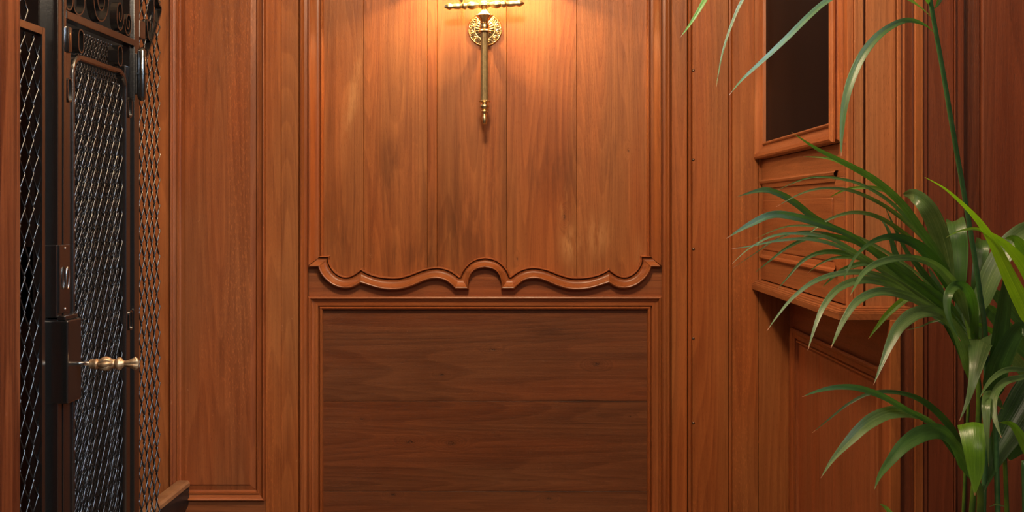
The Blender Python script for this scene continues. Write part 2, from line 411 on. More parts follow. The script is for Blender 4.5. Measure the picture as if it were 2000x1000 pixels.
carve = [(0, -.014), (.012, -.002), (.045, .0075), (.09, .0105), (.135, .0075), (.168, -.001), (.172, -.011), (.225, -.011), (.232, .0035), (.25, .0045)]
carve += [(.25+.50*i/8, .0035-.003*math.sin(PI*i/8)+.0175*(1-math.cos(PI/2*i/8))) for i in range(1, 9)]
carve += [(.765, .0265), (.80, .0300), (.86, .0315), (.92, .0295), (.965, .0230), (.985, .014), (1.0, -.002)]
bm = bmesh.new(); topline = []
for mr in (False, True):
    for a, b, n in zip(I, O, NS):
        ra, rb = resample(a, n), resample(b, n); rows = []
        for p, q in zip(ra, rb):
            row = []
            for t, h in carve:
                m = p.lerp(q, t); x = mirror_px(m.x) if mr else m.x
                row.append((WX(x), -h, WZ(m.y)))
            rows.append(row)
            if not mr: topline.append(p.lerp(q, .55))
        loft(bm, rows)
carved = struct(obj('trim_5', bm, oak_mould_h, smooth=True, angle=32, fix=False))
carved['label'] = 'carved serpentine moulding with central arch under the upper panel'
# rail between carved moulding and lower frame
bm = bmesh.new(); l = att(bm)
for mr in (False, True):
    top = [Vector((603, 512, 0))]+topline
    rows = [[(WX(mirror_px(p.x) if mr else p.x), -.0, WZ(p.y)) for p in top], [(WX(mirror_px(p.x) if mr else p.x), -.0, WZ(579)) for p in top]]
    loft(bm, rows)
struct(obj('trim_6', bm, oak_rail, fix=True))
# lower frame
lowp = [(0, .0), (.2, .012), (1.2, .0185), (3, .0205), (5, .0185), (6, .012), (6.6, .007)]+[(6.6+6*i/5, .007-.004*math.sin(PI/2*i/5)) for i in range(1, 6)]+[(13, .0065), (18.6, .0065), (19, -.006), (20.2, -.006)]+bead(20.6, 26.4, .0, .0065)+[(27, -.016)]
bm = bmesh.new(); rect_frame(bm, WX(603.2), WX(mirror_px(603.2)), .12, WZ(578), px(lowp), 'T')
struct(obj('trim_7', bm, oak_mould_h, smooth=True, angle=35, fix=False))
bm = bmesh.new(); rect_frame(bm, WX(603.2), WX(mirror_px(603.2)), .12, WZ(578), px(lowp), 'LRB')
struct(obj('trim_8', bm, oak_mould, smooth=True, angle=35, fix=False))
# the two centre panels
bm = bmesh.new()
seams = [626, 709, 834, 853, 989.5, 1126.5, 1270]; offs = [0, .0008, .0016, -.0006, .001, -.0004]
for i, (a, b) in enumerate(zip(seams, seams[1:])): board(bm, a+.25, b-.25, WZ(575), Z1, -.0125+offs[i], 1.7*i+.3, .0012, .02)
struct(obj('wall_panel_upper', bm, oak_panel_up)).name = 'trim_9'
bm = bmesh.new(); l = att(bm)
rowsz = [WZ(y) for y in (1150, 962.2, 961.8, 785.2, 784.8, 600)]
for i, (a, b) in enumerate(((1160, 962.2), (961.8, 785.2), (784.8, 596))):
    z0, z1 = WZ(a), WZ(b); bev = .0012; h = -.0155+.0005*i
    n0 = len(bm.faces)
    loft(bm, [[(x, -(h-.01), z0), (x, -(h-bev), z0), (x, -h, z0+bev), (x, -h, z1-bev), (x, -(h-bev), z1), (x, -(h-.01), z1)] for x in (WX(626), WX(1270))])
    bm.faces.ensure_lookup_table()
    for f in bm.faces[n0:]: f[l] = i*2.1
struct(obj('trim_10', bm, oak_panel_low))
# left panel with its frame
bm = bmesh.new()
lp = [(0, .0), (.2, .007), (1.5, .011), (3, .0115), (5, .009), (5.6, .0045)]+[(5.6+7*i/5, .0045-.003*math.sin(PI/2*i/5)) for i in range(1, 6)]+[(13.2, .0045), (16, .0045), (17, -.002), (19.5, -.006)]
rect_frame(bm, WX(333), WX(518.7), WZ(977), Z1+.3, px([(o, h*1.35 if h > 0 else h) for o, h in lp]), 'LR')
struct(obj('trim_11', bm, oak_left, smooth=True, angle=35, fix=False))
bm = bmesh.new(); lpb = [(o, h*1.35 if h > 0 else h) for o, h in lp]
rect_frame(bm, WX(333), WX(518.7), WZ(977), Z1+.3, px(lpb), 'B')
struct(obj('trim_12', bm, oak_mould_h, smooth=True, angle=35, fix=False))
bm = bmesh.new(); l = att(bm); # raised field: bevelled border then field
rect_frame(bm, WX(350), WX(501), WZ(959), Z1+.3, px([(0, -.008), (1, -.007), (11, -.002), (12, -.001), (12.6, .0015)]), 'LRB')
sheet(bm, WX(340), WX(510), WZ(970), Z1, -.0085, 2)
sheet(bm, WX(362.4), WX(488.6), WZ(946.2), Z1, .0015, 0)
struct(obj('trim_13', bm, oak_left, fix=False))
bm = bmesh.new(); l = att(bm)
n0 = len(bm.faces); sheet(bm, WX(333), WX(518.6), Z0, WZ(976.5), 0, 0)
struct(obj('trim_14', bm, oak_rail, fix=False))
# nails
nz = [138, 312, 486.5, 661, 826]
words = ['topmost iron nail in the strip beside the dark window', 'second iron nail from the top in the nailed strip', 'third iron nail from the top, level with the carved moulding ends', 'fourth iron nail from the top, level with the lower panel', 'lowest iron nail in the nailed oak strip']
bm = bmesh.new(); r = .0055
lathe(bm, (0, 0, 0), (0, -.0045, 0), [(0, r), (.2, r), (.6, r*.8), (.88, r*.45), (1, .0004)], 14)
first = obj('nail', bm, nail_m, smooth=True)
for i, y in enumerate(nz):
    o = first if i == 0 else first.copy()
    if i: C.objects.link(o)
    o.location = (WX(1354.3)+random.uniform(-.001, .001), -.0018, WZ(y)); tag(o, words[i], 'nail', 'iron nails down the strip right of the centre panel')

# ================================================================== RIGHT SIDE: boxed window, side wall, pilaster
XU, XL, YF, YP = .90, 1.00, -1.06, -1.13   # upper face, lower face, upper box front, pilaster front
# upper box: side face with rails/panel (X = XU), grain along Y for rails
def yz(bm, X, y0, y1, z0, z1, th=.03, seed=0, bev=.0015):
    bx(bm, X, X+th, y0, y1, z0, z1, seed, bev)
bm = bmesh.new()
bx(bm, XU, XU+.20, YF, 0, WZ(545), Z1, 1.5)             # carcass (hidden core)
core = struct(obj('wall_right', bm, oak_side))
# window: frame + dark pane
win = bpy.data.objects.new('window_1', None); C.objects.link(win); win.location = (XU, -.5, WZ(300)); struct(win)
win['label'] = 'tall dark glass window in a moulded oak frame'
zb = WZ(312); zt = 3.25
mp = [(0, 0), (0, .007), (.003, .0085), (.0085, .012), (.010, .017), (.007, .0215), (.001, .0235), (0, .029), (.003, .035), (.009, .038), (.020, .036)]+[(.020+.026*i/6, .036-.020*math.sin(PI/2*i/6)) for i in range(1, 7)]+[(.047, .011), (.052, .011), (.054, .016), (.058, .018), (.063, .015), (.066, .004)]
def side_frame(bm, X, y0, y1, z0, z1, prof, sides='LTRB', sgn=-1):
    def cs(o): return [(y0+o, z0+o), (y0+o, z1-o), (y1-o, z1-o), (y1-o, z0+o)]
    idx = {'L': (0, 1), 'T': (1, 2), 'R': (2, 3), 'B': (3, 0)}
    for s in sides:
        a, b = idx[s]
        loft(bm, [[(X+sgn*h, cs(o)[a][0], cs(o)[a][1]) for o, h in prof], [(X+sgn*h, cs(o)[b][0], cs(o)[b][1]) for o, h in prof]])
bm = bmesh.new(); side_frame(bm, XU, YF+.028, -.004, zb, zt, mp, 'LR')
obj('window_stile', bm, oak_old, win, True, 35)
bm = bmesh.new(); side_frame(bm, XU, YF+.028, -.004, zb, zt, mp, 'TB')
obj('window_rail', bm, oak_side_h, win, True, 35)
box_obj('window_pane', (XU-.004, XU+.002, YF+.085, -.06, zb+.055, zt-.055), glass_dark, win)
# rails and panel below the window
bm = bmesh.new(); l = att(bm)
yz(bm, XU-.006, YF, 0, WZ(362), zb-.002, .02, 1)
yz(bm, XU-.006, YF, 0, WZ(545), WZ(503), .02, 2)
yz(bm, XU-.006, YF, YF+.09, WZ(503), WZ(362), .02, 4)
side_frame(bm, XU-.006, YF+.055, -.002, WZ(505), WZ(352), [(0, 0), (.001, .008), (.006, .011), (.013, .009), (.018, .003), (.032, .001), (.034, -.004)], 'TB')
yz(bm, XU-.001, YF+.05, 0, WZ(500), WZ(360), .02, 5, .001)
yz(bm, XU-.0055, YF+.12, -.025, WZ(487), WZ(392), .02, 6, .003)
struct(obj('trim_15', bm, oak_side_h))
bm = bmesh.new()  # front face boards of the box (facing the camera) above the sill
for i, (a, b, h) in enumerate(((.8995, .917, .000), (.918, .944, .004), (.952, 1.038, .0), (1.040, 1.052, .003), (1.053, 1.075, -.002))):
    bx(bm, a, b, YF-h-.016, YF+.02, WZ(549), Z1, i*1.3+2, .002)
struct(obj('trim_16', bm, oak_old))
# dark return of the pilaster
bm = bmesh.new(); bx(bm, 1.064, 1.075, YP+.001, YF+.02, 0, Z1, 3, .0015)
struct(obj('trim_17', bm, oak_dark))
# sill with moulded edge, wrapping the corner
sp = [(0, 0), (0, .002), (-.006, .005), (-.006, .010), (-.012, .012), (-.012, .028), (-.009, .033), (-.004, .033), (-.003, .030)]
bm = bmesh.new()
ztop = WZ(547); base = [(XU+.05, 0), (.872, 0), (.872, -1.122), (1.066, -1.122), (1.066, YF+.02)]
prof = [(-.05, 0), (-.004, 0), (-.002, -.001), (-.002, -.005), (.003, -.0055), (.005, -.007), (.005, -.0105), (.010, -.011), (.0125, -.0125), (.0125, -.0155), (.0145, -.0165), (.0145, -.034), (.011, -.036), (.0, -.036), (-.05, -.036)]
rows = []
for (ox, oy), (sx_, sy_) in zip([(.872, -.001), (.872, -1.118), (1.0655, -1.118)], [(-1, 0), (-1, -1), (0, -1)]):
    rows.append([(ox+sx_*o, oy+sy_*o, ztop+z) for o, z in prof])
loft(bm, rows)
bx(bm, .85+.03, XU+.02, -1.11, -.001, ztop-.030, ztop-.0025, 2); bx(bm, .87, 1.065, -1.11, YF, ztop-.030, ztop-.0025, 3)
sill = struct(obj('trim_18', bm, oak_side_h, fix=True)); sill['label'] = 'moulded oak sill ledge under the boxed window'
# lower side wall (X = XL) with a big recessed panel
bm = bmesh.new()
bx(bm, XL+.02, XL+.08, YF-.03, 0, 0, ztop-.03, 4)
yz(bm, XL, -.085, 0, 0, ztop-.03, .03, 5); yz(bm, XL, YP, YP+.075, 0, ztop-.03, .03, 6)
struct(obj('wall_right_lower', bm, oak_side)).name = 'trim_19'
bm = bmesh.new(); yz(bm, XL+.0005, YP+.075, -.085, WZ(645), ztop-.03, .03, 7); yz(bm, XL+.0005, YP+.075, -.085, 0, .18, .03, 8)
struct(obj('trim_20', bm, oak_side_h))
bm = bmesh.new(); pr = [(0, 0), (0, .010), (.006, .014), (.014, .012), (.02, .006), (.036, .004), (.038, -.006), (.044, -.006), (.046, .001), (.05, .001), (.052, -.008)]
side_frame(bm, XL, YP+.060, -.072, .165, WZ(635), pr, 'LTRB')
struct(obj('trim_21', bm, oak_side, smooth=True, angle=35))
bm = bmesh.new(); l = att(bm)
for i, (a, b) in enumerate(((YP+.11, -.75), (-.749, -.40), (-.399, -.12))): yz(bm, XL+.008, a, b, .2, WZ(652), .01, i*1.9, .0008)
struct(obj('trim_22', bm, wood('oak_side_panel', (.36, .108, .04), (.19, .047, .016), seed=23, fleck=.5)))
# front facing edge strip below the sill, groove, pilaster and the wall to the right
bm = bmesh.new()
bx(bm, XL+.001, XL+.031, YP-.004, YP+.03, 0, ztop-.034, 2, .002)
bx(bm, 1.070, 1.0945, YP-.004, YP+.05, 0, Z1, 3, .0025)
struct(obj('trim_23', bm, oak_stile))
bm = bmesh.new()
bx(bm, XL+.031, 1.070, YP+.008, YP+.05, 0, ztop-.034, 1)
struct(obj('trim_24', bm, oak_red))
bm = bmesh.new()
bx(bm, 1.0955, 1.108, YP+.000, YP+.05, 0, Z1, 4, .002); bx(bm, 1.109, 1.182, YP+.003, YP+.05, 0, Z1, 5, .002)
bx(bm, 1.183, 1.187, YP-.001, YP+.05, 0, Z1, 5.5, .001); bx(bm, 1.188, 1.212, YP+.004, YP+.05, 0, Z1, 5.5, .002)
struct(obj('trim_25', bm, oak_red))
bm = bmesh.new()
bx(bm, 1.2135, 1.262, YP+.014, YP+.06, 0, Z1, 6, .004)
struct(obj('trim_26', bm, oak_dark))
bm = bmesh.new(); bx(bm, 1.2625, 2.2, YP+.002, YP+.06, 0, Z1, 7, .002)
struct(obj('wall_right_front', bm, oak_red)).name = 'trim_27'
struct(box_obj('floor', (-2.9, 2.6, -7, .15, -.05, 0), floor_m))
struct(box_obj('ceiling', (-2.9, 2.6, -5, .15, Z1, Z1+.05), ceil_m))
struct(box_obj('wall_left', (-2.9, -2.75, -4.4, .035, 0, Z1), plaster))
# near door jamb on the left
bm = bmesh.new(); bx(bm, -1.75, -1.040, -2.0, -1.92, 0, Z1, 1, .002)
struct(obj('trim_28', bm, oak_jamb))

# ================================================================== ELEVATOR CAGE (plane X = XC)
XC = -1.25
def gy(p): return GD(p, XC)
def gbar(bm, p0, p1, z0, z1, depth=.03, off=0, bev=.0015):
    bx(bm, XC-depth+off, XC+off, gy(p0), gy(p1), z0, z1, None, bev)
def band(bm, pts, th, depth, off=0, closed=False):
    """flat iron strip on edge: path in the (Y,Z) plane, thickness th, depth along X"""
    pts = [Vector(p) for p in pts]; rows = []
    for i, p in enumerate(pts):
        a = pts[i-1] if (i or closed) else p; b = pts[(i+1) % len(pts)] if (i < len(pts)-1 or closed) else p
        t = (b-a); t.x = 0; t.normalize(); n = Vector((0, -t.z, t.y))*th/2
        q = Vector((XC+off, p.y, p.z))
        rows.append([q+n, q-n, q-n-Vector((depth, 0, 0)), q+n-Vector((depth, 0, 0))])
    if closed: rows.append(rows[0])
    loft(bm, rows, True, not closed)
def weave(bm, X, y0, y1, z0, z1, cw=.043, ch=.086, r=.0025, mask=None, k=5):
    n = int((y1-y0)/(cw/2)); s = (y1-y0)/n; m = int((z1-z0)/(ch/2))
    for i in range(n):
        pts = []
        for j in range(m+1):
            side = (j+i) % 2
            y = y0+s*(i+side)+random.uniform(-.0012, .0012); z = z0+ch/2*j+random.uniform(-.0015, .0015)
            # little hooked knuckle where neighbours interlock
            pts.append(Vector((X+(.0022 if side else -.0022), y, z-.004))); pts.append(Vector((X+(-.0018 if side else .0018), y, z+.004)))
        if mask: 
            seg = []
            for p in pts:
                if mask(p): seg.append(p)
                elif len(seg) > 2: tube(bm, seg, r, k); seg = []
                else: seg = []
            if len(seg) > 2: tube(bm, seg, r, k)
        else: tube(bm, pts, r, k)
ZC0, ZC1 = .03, 2.75
cage = thing('elevator_cage', 'black wrought iron elevator cage with wire mesh sides around the gate', 'elevator cage', (XC, gy(200), 0))
# left fixed mesh panel
bm = bmesh.new(); ztl = G(60, 44, XC).z
gbar(bm, 82.5, 88.5, ZC0, ztl, .02); bx(bm, XC-.02, XC, gy(20), gy(84), ztl-.020, ztl, None, .0015)
gbar(bm, 14, 20, ZC0, ztl, .02); bx(bm, XC-.02, XC, gy(20), gy(84), ZC0, ZC0+.03, None, .0015)
obj('panel_frame', bm, iron, cage)
bm = bmesh.new(); weave(bm, XC-.012, gy(20), gy(82), ZC0+.03, ztl-.02)
obj('wire_mesh', bm, iron_wire, cage, True)
bm = bmesh.new(); weave(bm, XC-.03, gy(14), gy(76), ztl+.0, ZC1)
obj('wire_mesh', bm, iron_wire, cage, True)
# posts
bm = bmesh.new(); bx(bm, XC-.036, XC, gy(113), gy(121.5), ZC0, ZC1, None, .002); bx(bm, XC-.034, XC-.006, gy(121.5), gy(124), ZC0, ZC1); bx(bm, XC-.036, XC, gy(124.3), gy(130), ZC0, ZC1, None, .002)
bx(bm, XC-.12, XC-.03, gy(100), gy(118), ZC0, ZC1, None, .003)
obj('post', bm, iron, cage)
bm = bmesh.new(); bx(bm, XC-.03, XC, gy(262.5), gy(272.5), ZC0, ZC1, None, .002); bx(bm, XC-.028, XC-.008, gy(258), gy(262.5), ZC0, ZC1)
obj('post', bm, iron, cage)
# transom bar
zbar = G(196, 56, XC).z
bm = bmesh.new(); bx(bm, XC-.03, XC+.002, gy(129.5), gy(263), zbar-.011, zbar+.011, None, .002)
obj('transom_bar', bm, iron, cage)
# scrolls of the transom
def U(p0, p1, bot, top=-60, n=14):
    c = (p0+p1)/2; r = (p1-p0)/2; pts = [G(p0, top, XC)]
    ry = r*2.1
    for i in range(n+1):
        a = PI+PI*i/n; pts.append(G(c+r*math.cos(a), bot-ry-ry*math.sin(a), XC))
    pts.append(G(p1, top, XC)); return pts
def spiral(p0, p1, bot, turns=1.6, n=40, top=None, flip=1, q=2.9):
    c = (p0+p1)/2; R = (p1-p0)/2; out = []
    if top is not None: out.append(G(c-R*flip, top, XC))
    for i in range(n+1):
        t = i/n; a = PI+turns*2*PI*t; rr = R*(1-t*.8)
        out.append(G(c+rr*math.cos(a)*flip, bot-R*q-rr*q*math.sin(a), XC))
    return out
for pts in (U(130.5, 144, 19), U(146, 167, 29), spiral(185, 217, 47, 1.7, top=-60), spiral(228, 244, 63, 1.6, q=4.4, flip=-1), spiral(245.5, 259, 71.5, 1.7, q=3.9)):
    bm = bmesh.new(); band(bm, pts, .0045, .022, -.002); obj('scroll', bm, iron, cage, True, 40)
# mesh panel right of the hinge post
bm = bmesh.new(); weave(bm, XC-.012, gy(273.5), gy(318), ZC0, ZC1-.1)
obj('wire_mesh', bm, iron_wire, cage, True)
bm = bmesh.new()
band(bm, cat([G(303, -60, XC), G(307, 0, XC), G(313.5, 18, XC), G(306.5, 45, XC), G(297.5, 75, XC), G(287, 105, XC), G(282, 122, XC)], 6), .006, .02, .004)
obj('bracket', bm, iron, cage, True, 40)
bm = bmesh.new(); band(bm, cat([G(301, -60, XC), G(301, 40, XC), G(298, 72, XC), G(293, 79, XC), G(289, 66, XC), G(288, 45, XC), G(291, 39, XC), G(293.5, 48, XC), G(292.5, 60, XC)], 6), .005, .02, 0)
obj('scroll', bm, iron, cage, True, 40)
bm = bmesh.new(); bx(bm, XC-.03, XC-.002, gy(275), gy(286), G(280, 76, XC).z, G(280, 40, XC).z, None, .004)
obj('bracket_block', bm, iron, cage)
# inner car gate of fine mesh behind the outer gate, and the frame of the far side
bm = bmesh.new(); weave(bm, XC-.15, -1.32, -.50, .05, 2.15, .021, .032, .0016, k=4)
obj('inner_mesh', bm, iron_wire, cage, True)
bm = bmesh.new(); bx(bm, XC-.165, XC-.135, -1.34, -.48, .03, .06, None, .002); bx(bm, XC-.165, XC-.135, -.505, -.48, .03, 2.16, None, .002)
obj('inner_frame', bm, iron, cage)
bm = bmesh.new()
for yy in (gy(30), gy(140), -1.0, -.55): bx(bm, XC-.80, XC-.77, yy-.015, yy+.015, ZC0, ZC1, None, .002)
obj('far_frame', bm, iron, cage)
# back return of the cage, close to the stair
bm = bmesh.new(); bx(bm, XC-.80, XC-.74, gy(318)-.01, gy(318)+.02, ZC0, ZC1, None, .002)
obj('post', bm, iron, cage)

# ---- the gate itself
gate = thing('elevator_gate', 'black iron elevator gate with arched wire mesh panel and brass handle', 'gate', (XC, gy(195), ZC0))
ztop_g = G(140, 92, XC).z
zarch = G(155, 108, XC).z
# arched inner frame 141..250
def arch_pts(pa, pb, zt, r, zbot):
    ya, yb = gy(pa), gy(pb); pts = [(XC, ya, zbot)]
    for i in range(9): a = PI-PI/2*i/8; pts.append((XC, ya+r+r*math.cos(a), zt-r+r*math.sin(a)))
    for i in range(9): a = PI/2-PI/2*i/8; pts.append((XC, yb-r+r*math.cos(a), zt-r+r*math.sin(a)))
    pts.append((XC, yb, zbot)); return [Vector(p) for p in pts]
zar = G(195, 125, XC).z
bm = bmesh.new()
rows = []
pts = arch_pts(143.5, 246.5, zar, .05, .12)
def wideband(bm, pts, wv, wh, depth, off):
    rows = []
    for i, p in enumerate(pts):
        a = pts[max(i-1, 0)]; b = pts[min(i+1, len(pts)-1)]; t = (b-a).normalized(); n = Vector((0, -t.z, t.y))
        w_ = wv*(abs(t.z))+wh*(1-abs(t.z)); q = Vector((XC+off, p.y, p.z))
        rows.append([q+n*w_/2+Vector((-.004, 0, 0)), q+n*w_*.3, q-n*w_*.3, q-n*w_/2+Vector((-.004, 0, 0)), q-n*w_/2-Vector((depth, 0, 0)), q+n*w_/2-Vector((depth, 0, 0))])
    loft(bm, rows, True, True)
wideband(bm, pts, .013, .017, .022, .002)
bx(bm, XC-.02, XC+.001, gy(143), gy(247), .11, .14, None, .002)
obj('arched_frame', bm, iron, gate, True, 35)
bm = bmesh.new()
bx(bm, XC-.026, XC-.003, gy(131), gy(140.5), .05, ztop_g, None, .002)
bx(bm, XC-.026, XC-.006, gy(248.5), gy(258), .05, G(250, 128, XC).z, None, .002)
bx(bm, XC-.02, XC-.003, gy(131), gy(258), .04, .07, None, .002)
obj('outer_frame', bm, iron, gate)
def mask(p):
    y0, y1, r = gy(145), gy(245), .05
    if p.z > zar-.008 or p.z < .14: return False
    if p.z > zar-r:
        for cy in (y0+r, y1-r):
            if (p.y < cy and cy == y0+r) or (p.y > cy and cy == y1-r):
                return (p.y-cy)**2+(p.z-(zar-r))**2 < r*r
    return True
bm = bmesh.new(); weave(bm, XC-.010, gy(145), gy(244), .13, zar+.02, mask=mask)
obj('wire_mesh', bm, iron_wire, gate, True)
# oblong spacers between transom bar and arch
for (a, b, t_, bt, dp) in ((155.5, 165, 56, 101, .03), (232, 240.5, 88, 127, .03)):
    bm = bmesh.new(); y0, y1 = gy(a), gy(b); c = (y0+y1)/2; R = (y1-y0)/2; z1 = G(a, t_, XC).z; z0 = G(a, bt, XC).z; ring = []
    for i in range(9): q = PI-PI*i/8; ring.append((XC, c+R*math.cos(q), z1-R+R*math.sin(q)))
    for i in range(9): q = -PI*i/8; ring.append((XC, c+R*math.cos(q), z0+R+R*math.sin(q)))
    band(bm, ring, .004, dp, -.002, True); obj('spacer_ring', bm, iron, gate, True, 40)
bm = bmesh.new(); bx(bm, XC-.025, XC+.008, gy(129), gy(137), G(133, 103, XC).z, G(133, 52, XC).z, None, .006)
obj('top_latch', bm, iron, gate, True, 40)
for (a, b, t_, bt) in ((131.5, 139.5, 152, 198), (250, 257, 190, 228), (252, 258, 608, 645)):
    bm = bmesh.new(); y0, y1 = gy(a), gy(b); c = (y0+y1)/2; R = (y1-y0)/2; z1 = G(a, t_, XC).z; z0 = G(a, bt, XC).z; ring = []
    for i in range(9): q = PI-PI*i/8; ring.append((XC, c+R*math.cos(q), z1-R+R*math.sin(q)))
    for i in range(9): q = -PI*i/8; ring.append((XC, c+R*math.cos(q), z0+R+R*math.sin(q)))
    band(bm, ring, .0035, .016, .002, True); obj('spacer_ring', bm, iron, gate, True, 40)
# hinge barrel in front of the hinge post
hx = XC+.018; p0 = P(277, 92, 2000*hx/(277-1040)); p1 = P(277, 197, 2000*hx/(277-1040))
bm = bmesh.new(); lathe(bm, p1, p0, [(0, .006), (.04, .012), (.08, .0135), (.48, .0135), (.485, .016), (.515, .016), (.52, .0135), (.92, .0135), (.97, .009), (1, .002)], 18)
h_ = obj('hinge', bm, iron, gate, True, 40)
bm = bmesh.new(); bx(bm, XC-.02, XC+.006, gy(264), gy(281), p1.z+.02, p0.z-.02, None, .003); obj('hinge_leaf', bm, iron, gate)
# lock: plate with keyhole ring, upper case, lock case below
lz0, lz1 = G(123, 611, XC).z, G(123, 478, XC).z
bm = bmesh.new(); bx(bm, XC-.04, XC+.004, gy(113.5), gy(134), lz0, lz1, None, .002)
lockp = obj('lock_plate', bm, iron, gate)
bm = bmesh.new()
rp = [];
for i in range(24): a = 2*PI*i/24; rp.append((XC+.010, gy(124.7)+.0085*math.cos(a), G(124.7, 543, XC).z+.029*math.sin(a)))
rp.append(rp[0]); tube(bm, rp, .0022, 6, False); ring_o = obj('keyhole_ring', bm, steel, lockp, True)
for yy in (485, 603):
    bm = bmesh.new(); c = G(124.5, yy, XC); lathe(bm, c+Vector((.003, 0, 0)), c+Vector((.0065, 0, 0)), [(0, .004), (.7, .0038), (1, .001)], 10); obj('screw', bm, steel, lockp, True)
bm = bmesh.new(); bx(bm, XC-.085, XC-.045, gy(100), gy(112), lz0-.02, lz1, None, .003); bx(bm, XC-.045, XC-.0015, gy(111.5), gy(118), lz0-.01, lz1, None, .002)
obj('lock_case', bm, iron, gate)
kz0, kz1 = G(130, 782, XC).z, G(130, 622, XC).z
bm = bmesh.new(); bx(bm, XC-.035, XC+.028, gy(112), gy(139), kz0, kz1, None, .004); bx(bm, XC-.03, XC+.02, gy(113), gy(138), kz1, kz1+.012, None, .003)
bx(bm, XC-.03, XC+.012, gy(139), gy(145), G(142, 745, XC).z, G(142, 640, XC).z, None, .002)
obj('lock_case', bm, iron, gate)
# turned brass handle pointing out into the hall (+X, a little towards the camera)
hc = G(137, 712, XC)
h0 = Vector((XC+.014, hc.y+.012, hc.z)); 
dd = 2.735
def hp(px_, py_, d=dd): return P(px_, py_, d)
h1 = hp(270, 709, dd-.02)
bm = bmesh.new(); s0 = hp(140, 710, dd+.01); s1 = hp(180, 710)
tube(bm, [s0, s1], .0055, 10)
shaft = None
hd = bmesh.new()
A0 = hp(176, 711); A1 = hp(269, 710)
def gadroon(bm, prof, k=64):
    a = A0; d = A1-A0; t = d.normalized(); n = t.cross(Vector((0, 1, 0))).normalized(); b = t.cross(n); rows = []
    for s_, r, fa, tw in prof:
        rows.append([a+d*s_+(n*math.cos(q)+b*math.sin(q))*r*(1+fa*(abs(math.cos(3.5*q+tw))**.4-.6)) for q in [2*PI*i/k for i in range(k)]])
    loft(bm, rows, True, True)
gadroon(hd, [(0, .010, 0, 0), (.01, .0125, 0, 0), (.10, .0130, 0, 0), (.115, .0145, 0, 0), (.145, .0145, 0, 0), (.155, .0120, 0, 0), (.19, .0105, 0, 0)]
  +[(.20+.32*i/14, .0125+.0045*math.sin(PI*min(i/14*1.35, 1))-.003*max(0, i/14-.7), .5*math.sin(PI*(i+.6)/15.2), 1.8*i/14) for i in range(15)]
  +[(.53, .0105, 0, 0), (.55, .0125, 0, 0), (.57, .0150, .06, 0), (.61, .0168, .10, .3), (.645, .0160, .10, .5), (.665, .0125, .05, 0), (.70, .0095, 0, 0), (.73, .0078, 0, 0)])
fl = []
for i in range(15):
    s_ = .72+.28*i/14; q_ = i/14
    rz = .0078+.0135*q_**1.6-(.005 if i == 14 else 0); ry = .0075+.002*math.sin(PI*q_)-.005*q_**4
    c = A0.lerp(A1, s_)
    fl.append([c+Vector((.004*math.cos(2*a)*q_, ry*math.cos(a)*(1+.55*q_*(abs(math.sin(a*4))-.5)), rz*math.sin(a)+.0015*q_*math.sin(3*a))) for a in [2*PI*k/48 for k in range(48)]])
loft(hd, fl, True, True)
handle = obj('handle', hd, brass_knob, gate, True, 60)
obj('handle_shaft', bm, steel, handle, True)

# ---- stair handrail block behind the cage, running out from the back wall
rail = thing('stair_handrail', 'tan topped stair rail with black side behind the elevator mesh', 'handrail', (-1.37, -.3, 0))
def railrow(y, prof, dz=0): return [(x, y, z+dz) for x, z in prof]
zr = WZ(938)
top = [(-1.395, zr-.008), (-1.385, zr), (-1.345, zr), (-1.338, zr-.008), (-1.338, zr-.022), (-1.345, zr-.028), (-1.39, zr-.028)]
bm = bmesh.new(); rows = [railrow(y, [(x-(0 if y < -.03 else .0), z) for x, z in top]) for y in (-.46, -.3, -.04, -.012, 0)]
loft(bm, rows, True, True); obj('rail_top', bm, tan, rail, True, 40)
sd = [(-1.39, zr-.027), (-1.343, zr-.027), (-1.339, zr-.06), (-1.345, zr-.10), (-1.365, zr-.14), (-1.375, zr-.18), (-1.378, .0), (-1.42, .0), (-1.42, zr-.05)]
bm = bmesh.new(); loft(bm, [railrow(y, sd) for y in (-.46, -.3, -.04, 0)], True, True); obj('rail_side', bm, black_paint, rail, True, 50)

# ================================================================== SCONCE
DS = 3.915
def SP(p, q, d=DS): return P(p, q, d)
sc = thing('wall_sconce', 'brass wall sconce with long fluted stem and round scrolled backplate', 'wall lamp', (WX(946), -.0125, WZ(57)))
u = DS/2000
def vlathe(name, y0, y1, prof, mat, k=28, flutes=0, fa=0, pxc=946.3, parent=sc):
    """prof in (photo row, radius in photo px)"""
    bm = bmesh.new(); a = SP(pxc, y0); b = SP(pxc, y1); L = y1-y0
    lathe(bm, a, b, [((y-y0)/L, r*u) for y, r in prof], k, flutes, fa); return obj(name, bm, mat, parent, True, 40)
vlathe('stem', 196, 62, [(196, 7.4), (62, 7.4)], brass_old, 96, 20, .022)
vlathe('finial', 243, 196, [(243, 1.5), (242, 3.6), (240, 4.6), (232, 5.2), (226.5, 4.4), (225, 3.2), (223, 3.2), (219.5, 3.6), (219, 6.2), (217.5, 6.8), (216, 6.2), (215.4, 4.6), (213.5, 6.4), (211, 8.6), (208, 9.4), (205, 8.4), (203, 6.2), (201, 6), (200, 9), (199, 11.4), (197.5, 11.6), (196, 7.5)], brass, 32)
vlathe('collar', 63, 45, [(63, 7.5), (62.2, 12), (61, 12.2), (60, 10.8), (58, 10), (57, 7.5), (56, 9), (53.5, 9.6), (51, 9.2), (48, 8.6), (46.5, 9), (45.5, 7)], brass)
vlathe('fluted_cup', 47, 17, [(47, 5.4), (44, 6.8), (39, 9.6), (34, 13.5), (32, 16.2), (31, 16.6), (30, 16.2), (27.5, 12.4), (24, 8.6), (20.5, 6.2), (17, 4.6)], brass, 72, 16, .04)
